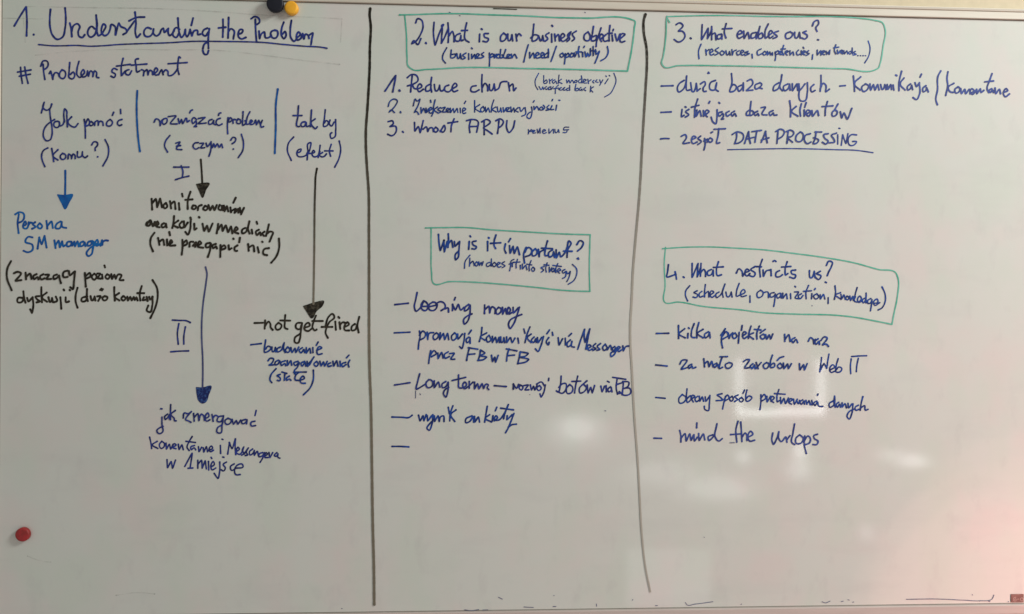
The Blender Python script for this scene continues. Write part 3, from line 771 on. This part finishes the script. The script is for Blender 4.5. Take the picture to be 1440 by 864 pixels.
W('handwriting', '3. What enables ous? in navy marker', 'navy', 2.5, [(920,10,6,'''
185,150 215,135 242,155 205,205 235,205 260,240 235,285 205,297 168,275|305,263 311,267|405,150 402,210 400,277 430,225 455,180 450,267|450,267 468,235 486,190|485,165 485,277|485,237 510,220 522,277|567,230 535,240 535,270 560,265 572,235 572,272|607,142 592,220 605,262|575,186 655,182
700,237 742,215 730,200 700,235 710,264 747,250|755,205 760,267 790,215 802,267|857,215 820,230 820,264 850,255 867,215 862,267|892,165 880,220 885,267 915,255 907,220 885,235|962,145 935,210 940,264 965,242 997,210 985,200 965,232 975,264 1002,247|1047,205 1010,220 1037,250 1003,267
1147,210 1110,230 1115,267 1150,260 1167,225 1145,210|u:1185,215 1186,264 1225,215 1232,264|1282,205 1255,215 1292,245 1275,270 1243,262|1335,160 1350,125 1382,115 1387,140 1363,180 1374,207|1378,277 1386,279''')])
W('handwriting', '(resources, competencies, new trends...) in small navy marker', 'navy2', 2.0, [(920,10,6,'''
395,315 375,370 378,437|435,360 440,407 440,380 462,360|470,387 497,370 485,355 468,385 480,407 502,398|542,345 515,365 542,390 513,407|572,370 555,390 570,407 592,385 572,370|u:605,370 610,407 635,375 642,407|655,360 660,407 670,375 692,365|717,370 695,385 705,407 727,395|730,392 757,375 740,365 730,390 740,407 762,400|792,375 765,385 802,395 768,410|825,400 828,432|902,355 870,375 875,407 907,395|932,375 915,395 930,407 947,385 930,375|955,375 956,407 975,380 982,407 997,385 998,407
1020,380 1025,420 1020,452|1020,390 1045,370 1052,390 1030,402|1055,397 1077,375 1060,375 1058,400 1077,402|1092,325 1080,380 1092,407|1070,355 1107,355|1105,392 1132,375 1115,370 1105,390 1122,407|1145,370 1146,407 1170,380 1177,407|1217,365 1200,385 1210,407 1227,400|1240,370 1241,407|1256,340 1262,350|1252,392 1277,377 1262,370 1252,395 1270,405|1302,370 1285,385 1307,395 1283,410|1337,403 1333,442'''),(1070,10,6,'''
475,365 476,407 505,370 507,407|515,392 542,375 525,370 515,395 537,404|550,375 556,402 570,380 577,402 582,365|632,320 620,370 632,397|615,345 657,340|645,365 650,397 670,370|675,387 697,375 680,365 676,390 695,395|700,370 705,397 725,370 732,397|757,375 740,385 750,400 765,380 770,345 772,397|797,375 780,385 804,400 778,407|816,412 820,412|838,412 842,412|860,412 864,412|880,412 884,412|905,288 920,340 907,420 876,472''')])
W('handwriting', '-duza baza danych - komunikacja / komentarze in navy marker', 'navy3', 2.6, [(920,10,6,'''
60,668 158,665|252,620 210,650 195,690 205,717 240,700 268,640 274,583|272,590 270,650 280,705 300,700|u:308,640 315,717 355,645 362,710|362,710 388,690|390,650 427,632 432,650 412,690 418,714 438,712|452,560 464,560 458,552|517,620 475,640 478,700 505,702 527,640 522,700 540,712
652,563 656,640 640,717 680,705 692,670 668,655 645,680|737,660 705,680 715,712 740,690 752,640 752,707|785,625 820,613 832,635 795,690 778,705 832,702|892,640 850,665 855,692 885,682 907,650 890,640|885,682 910,690'''),(1070,10,6,'''
152,640 110,670 105,707 140,695 165,640 177,573|172,610 165,690 182,707|227,650 190,675 200,707 230,690 242,650 247,702|265,650 267,707 305,650 312,705 325,690|320,650 328,702 372,650|392,640 392,720 365,795 335,792 320,745 325,705|447,655 420,685 430,717 457,705|507,578 507,650 500,712|500,692 530,645 547,660 547,717 577,695|665,668 712,664
780,583 785,640 790,712|842,590 790,650 837,702|882,650 850,680 865,714 895,700 907,665 882,650|920,650 926,702 950,655 962,702 985,655 997,700|u:1010,655 1016,697 1045,655 1057,697|1065,655 1072,695 1095,655 1102,697|1115,660 1122,702|1138,576 1146,580|1187,543 1165,640 1165,707|1207,600 1175,650 1217,702|1262,650 1235,675 1240,702 1265,685 1272,660 1280,698|1300,640 1312,672 1337,642|1337,640 1337,740 1310,782 1283,765|1392,665 1365,690 1370,717 1395,700 1397,680 1412,717|1354,568 1343,592'''),(1200,80,6,'''
738,120 716,160 710,280 697,370 709,405|798,128 790,180 796,240 779,327|847,225 800,262 820,298 842,302|882,255 855,280 865,307 890,297 897,265 882,255|905,270 912,312 940,275 947,312 977,275|985,312 1017,285 1000,270 985,300 1002,317 1040,275|1040,275 1042,312 1072,270 1077,302 1100,285|1170,143 1150,200 1130,280 1142,302|1108,213 1182,205|1167,270 1145,285 1155,302 1175,280 1182,302|1195,265 1202,312 1232,275 1242,312|1265,302 1302,285 1290,270 1265,310 1280,337 1316,315''')])
W('handwriting', '-istniejaca baza klientow in navy marker', 'navy3', 2.5, [(910,90,6,'''
117,410 203,406|295,385 292,447 312,435|322,363 328,367|352,385 325,405 352,430 323,450|427,298 405,370 400,452|375,366 438,350|420,390 415,442 445,395 457,442|475,395 477,442|529,318 521,332|490,432 522,400 505,390 490,430 507,447|540,450 555,490 578,507 590,450 591,388|606,327 612,333|632,405 600,420 610,442 640,420 645,440 628,468 645,466|692,400 665,420 675,442 697,430|737,400 710,420 720,442 740,420 752,442
877,318 870,390 870,437 893,426 899,408 884,396|868,388 840,410 838,432 870,434|932,400 905,420 915,437 935,420 942,437|963,370 997,365 970,427 1012,432|1062,395 1030,415 1040,437 1065,415 1070,432 1094,432'''),(1040,100,6,'''
423,253 430,310 430,387|477,300 440,340 492,382|522,278 510,330 515,382|545,330 546,382|562,268 550,307|560,367 597,340 577,330 560,360 582,382 605,350|610,335 616,382 657,335 667,377|742,258 725,320 722,377|697,301 787,295|802,330 780,355 785,382 815,372 822,340 802,330|830,280 805,325|850,345 862,397 880,355 907,407 947,316''')])
W('handwriting', '-zespol DATA PROCESSING, underlined, in navy marker', 'navy3', 2.4, [(910,90,6,'''
115,634 150,630 185,632|288,612 325,600 332,615 303,672 357,666|375,642 412,620 395,610 375,640 385,672 422,660|452,610 430,630 457,655 428,682|485,630 490,680 480,727|480,652 512,635 507,662|532,625 515,650 535,662 552,640 532,625|540,582 552,575|605,547 600,600 590,672 612,666|565,553 660,548
755,580 755,620 740,672|718,597 760,575 812,600 812,630 775,667 738,674|857,573 840,620 823,672|857,573 862,630 872,672|835,637 902,620|927,565 918,610 910,662|885,573 964,562|1000,570 985,610 963,662|1000,570 1005,620 1014,667|965,642 1027,625'''),(1040,100,6,'''
325,500 320,560 315,612|305,512 345,492 377,510 365,547 320,577|410,505 405,560 400,610|395,512 430,500 457,520 440,552 405,562 447,602|512,515 478,550 480,592 510,597 537,565 530,525 512,515|597,530 555,545 550,592 570,614 602,600|638,515 692,516|645,520 638,570 622,614 650,610 667,585 625,565|747,530 710,540 720,570 747,592 730,617 698,602|817,525 775,545 792,570 802,597 758,607|828,540 828,617|838,484 846,486|870,540 858,627|870,540 897,612 914,530|987,540 940,540 915,592 930,627 970,622 987,597 955,595''')])
W('underline', 'thin navy line under DATA PROCESSING', 'navy3', 1.9, [(910,90,6,'680,725 900,720 1260,716 1440,720 1560,724 1780,732 1905,750')])
BOX('green box around question 4', 'green', 2.0, [(920,335,6,'70,90 250,78 500,76 700,86 950,102 1140,125 1440,165 1690,210 1890,265 2042,300 2054,330 2050,500 2022,640 2005,728|95,80 85,200 92,400 93,545 200,540 400,575 750,608 900,628 1200,642 1540,652 1690,668 1840,695 2005,728')])
W('handwriting', '4. What restricts us? in navy marker', 'navy2', 2.6, [(920,335,6,'''
120,225 112,290 106,328 150,318 183,305|176,285 182,310 188,347|245,328 252,333|320,215 320,332 345,275 366,225|370,215 363,327|363,327 380,285 394,240|395,215 390,322|393,290 420,265 430,280 433,324|482,265 450,285 455,315 480,310 497,270 499,320|542,200 525,270 535,317 567,310|500,248 582,243
693,295 715,260 740,280 747,322 765,295 802,275 785,262 765,300 780,320 807,300|847,243 815,265 852,300 840,324 805,318|912,180 890,250 895,327|850,240 905,243|918,270 922,322 950,275 977,270|985,265 987,317|1003,197 1015,190 1027,198|1057,275 1030,290 1030,327 1055,327 1082,310|1122,200 1105,260 1110,312 1127,300|1075,245 1152,240|1192,270 1155,280 1160,300 1194,315 1185,337 1143,330
u:1310,275 1310,337 1350,280 1357,332|1402,280 1370,300 1407,320 1385,350 1363,335'''),(1060,335,6,'612,232 635,195 662,205 655,240 630,290 620,317|604,372 612,376')])
W('handwriting', '(schedule, organization, knowledge) in navy marker', 'navy2', 2.2, [(920,335,6,'''
300,402 265,450 265,490 282,530|362,445 335,460 367,480 355,502 328,498|402,450 380,470 385,497 412,490|432,393 425,450 425,497|425,475 455,450 462,497|470,482 502,455 485,445 470,475 485,500 512,485|547,455 520,475 525,502 555,485 583,430 597,388|592,400 575,460 582,499|u:605,455 610,497 650,455 657,497|717,383 695,450 695,492 720,482 767,450 757,435 730,460 735,492 777,485|808,488 808,542
897,440 868,465 875,502 910,490 917,455 897,440|920,462 957,455 964,502|1012,460 980,470 980,497 1010,490 1022,470 1015,540 1008,577|1062,465 1035,480 1040,507 1065,490 1068,467 1072,507|1085,465 1086,507 1115,470 1122,512|1150,470 1152,512|1187,407 1193,413|1185,455 1217,455 1190,507 1222,512|1242,470 1215,490 1230,512 1255,485|1302,400 1280,460 1282,512|1260,450 1327,445|1330,470 1327,512|1359,426 1352,436|1372,470 1345,490 1360,514 1387,495 1372,470|1400,478 1402,514 1428,475 1440,514'''),(1060,335,6,'''
628,503 627,552|685,403 690,460 680,517|732,460 690,480 737,517|735,475 742,512 760,480 772,517|787,490 775,510 790,522 802,500 787,490|810,490 817,527 835,492 842,527 857,495|872,418 855,480 850,532 877,540 907,505 895,490 875,520 885,542 912,530|942,505 915,525 925,547 940,530 947,463 947,547|987,510 960,530 965,552 985,547 997,518 990,580 984,614|1010,552 1047,540 1042,515 1010,540 1020,567 1062,545|1082,412 1107,470 1107,540 1080,590 1050,606''')])
W('handwriting', '-kilka projektow na raz in navy marker', 'navy2', 2.5, [(905,435,6,'''
108,205 212,203|295,138 295,200 296,247|347,165 300,210 352,242|375,205 373,242|380,157 385,163|427,123 405,190 410,237 432,240|467,113 450,180 450,242|502,170 455,205 502,242|547,190 515,215 520,242 550,220 557,195 562,242
652,220 690,165 660,230 658,280 667,327|663,230 700,190 714,215 670,252|715,200 722,247 735,215 752,200|772,200 750,220 760,247 787,230 772,200|807,195 800,287|832,138 826,177|835,227 867,200 850,190 835,220 845,247 877,230|907,143 890,200 885,247|927,200 890,220 927,252|977,143 955,210 957,252|935,170 990,176|1012,210 985,230 1000,252 1027,230 1012,210|985,200 1027,170|1030,215 1040,252 1060,217 1072,252 1090,210
1190,213 1192,272|1192,257 1225,215 1237,272|1277,240 1250,260 1260,282 1287,255 1300,282'''),(1040,435,6,'580,270 600,240 620,255 627,292|627,275 640,255|662,250 635,275 645,297 670,270 674,297|685,265 720,233 737,240 700,302 730,295 750,314')])
W('handwriting', '-za malo zasobow w Web IT in navy marker', 'navy2', 2.4, [(905,435,6,'''
103,470 200,480|306,464 325,432 367,430 318,507 377,490|407,465 380,480 385,500 410,480 414,497 440,490|508,418 515,487|515,460 540,440 552,487 575,440 587,487|617,455 590,475 600,492 625,465 632,492|662,408 645,460 640,502 667,490|645,402 707,400|722,450 690,470 700,497 735,490 747,460 722,450
843,442 870,425 892,425 853,497 907,490|922,460 900,485 915,502 935,470 942,502|950,450 967,502|992,450 948,502|1037,450 1010,475 1025,502 1050,490 1057,460 1037,450|1087,388 1070,450 1075,492 1107,480 1100,455 1075,470|1152,455 1130,480 1145,500 1172,480 1152,455|1128,432 1150,410 1182,400|1180,455 1185,502 1215,462 1222,502 1247,460|1315,460 1320,512 1350,467 1357,512 1380,460'''),(1040,435,6,'''
692,408 685,470 676,530 715,460 735,500 742,450 754,380|765,512 802,485 790,470 760,500 770,532 802,525|832,418 815,480 815,530 850,527 862,500 840,488 815,512|942,420 935,480 938,544|1002,415 990,470 985,527|945,400 1010,395 1072,393''')])
W('handwriting', '-obecny sposob przetwarzania danych in navy marker', 'navy2', 2.4, [(905,435,6,'''
103,745 182,752|327,720 298,755 305,792 340,785 357,745 327,720|367,673 362,740 370,787 400,760 397,730 365,757|405,757 432,735 415,725 405,755 420,782|457,735 435,755 445,780 467,770|470,735 475,777 495,740 507,777|520,740 525,777 555,738|560,728 555,800 545,857 515,842 513,820
662,713 620,725 650,745 667,765 613,772|692,735 680,780 667,842|680,760 710,725 722,745 690,772|747,735 725,755 740,777 757,755 747,735|797,725 767,740 792,760 768,780|827,745 805,765 820,782 842,765 827,745|852,683 838,712|872,683 862,740 870,777 900,767 914,745 890,733 865,755'''),(1040,435,6,'''
180,723 180,780 172,847|178,755 210,720 222,745 185,777|230,735 232,782 262,735|265,777 292,745 275,735 265,770 287,787|332,678 315,740 320,782 337,770|295,712 384,718|345,745 350,797 375,752 387,797 412,750|415,787 447,760 430,755 415,785 437,802|455,760 462,802 487,760|480,772 497,798 507,770|532,765 510,785 520,802 545,775 547,802|560,770 567,802 585,772 597,807|610,770 612,807|652,775 625,795 635,812 660,785 667,817 702,820|662,717 655,727
787,775 755,800 760,827 790,815 802,733 797,790 807,827|837,785 815,805 825,827 845,800 852,827|865,790 866,827 890,797 902,832|915,795 920,832 947,800'''),(1000,530,6,'1197,228 1187,310 1165,357 1148,340 1160,300 1212,270|1242,240 1215,260 1220,282 1247,275|1280,168 1265,230 1258,282|1260,265 1295,245 1302,282 1324,275')])
W('handwriting', '-mind the urlops in navy marker', 'navy3', 2.5, [(905,530,6,'''
88,518 152,520|305,453 315,500 315,550|315,520 350,480 360,542 390,482 402,537 420,495|425,490 430,542 455,510|450,390 448,430|465,480 470,537 505,482 517,532|582,490 545,510 550,537 585,510 610,440 620,396|612,430 605,510 635,542 664,522|797,376 780,440 787,552|735,488 822,482|820,383 825,450 830,547|830,510 860,475 870,490 872,537|880,512 922,480 905,460 880,500 895,542 937,535'''),(1000,530,6,'''
520,475 513,540 525,570 555,520 572,463 570,520 590,547 630,508 640,552|640,530 665,498|704,398 690,480 685,560 705,572|747,490 715,520 720,562 755,562 777,520 747,490|790,500 785,570 803,647|785,540 820,500 837,520 825,562 795,572|897,485 865,500 870,520 902,545 890,572 858,572''')])
DIV('black divider line fading to grey between the middle and right columns', 'divider2', 3.6, '907.6,20.8 905.5,28 905.3,45 909,66.7 909.5,100 908.2,120 907.2,137 904.4,183 902.7,213 901,248 898.5,285 894.5,330 890,385 888,430 886.5,455 886.7,488 888.3,513 890,547 892.5,590 896.3,640 899.2,690 902.5,750 908,800 914.5,832', .42)
W('stray_mark', 'stray pen ticks along the bottom edge of the board', 'slate', .85, [(840,620,2.4,'''
297,546 302,553 330,551 390,543|758,543 770,547 785,541|823,543 830,541|845,536 850,538|861,545 865,544|1042,535 1150,534 1240,538 1290,540 1333,532 1338,520|1319,541 1325,543|1289,541 1292,540|360,325 361,326|484,552 487,551|196,556 203,556|118,538 120,536'''),(440,820,3,'783,60 800,68|1013,99 1026,99|1196,88 1197,98|1016,52 1018,53|121,107 124,108|640,113 672,116 700,112|716,114 738,113|890,101 930,103')])
W('stray_mark', 'tiny stray dots of ink on the open board', 'slate', 1.0, [(500,0,6,'875,133 884,136|790,106 800,108'),(690,0,6,'793,106 799,110'),(540,510,6,'303,262 309,272|1229,270 1232,271|268,240 267,300'),(800,550,6,'303,165 312,169'),(1060,335,6,'489,569 494,572'),(920,10,6,'104,78 108,79'),(800,550,6,'1358,437 1400,436'),(1320,792,12,'562,530 570,538|1170,648 1174,652')])
W('stray_mark', 'short black tick on the seam under the top rail', 'black', 1.3, [(690,0,6,'25,75 120,78 220,82')])
W('erased_trace', 'faint traces of a wiped box around the heading', 'ghost', 1.5, [(0,0,1,'37,9.5 120,11 220,12.5 300,16.5 370,21.7 460,25.8 481,27|481,27 479,60|50,78 100,73 170,70 240,70.5 303,71 370,78 420,84.5 478,91|33,21 36,60|5,26 60,27')], .3)
W('erased_trace', 'faint wiped arc in the lower left of the board', 'ghost', 1.6, [(0,600,2.571,'100,468 130,480 160,488 185,490|420,610 500,600 560,605')], .3)
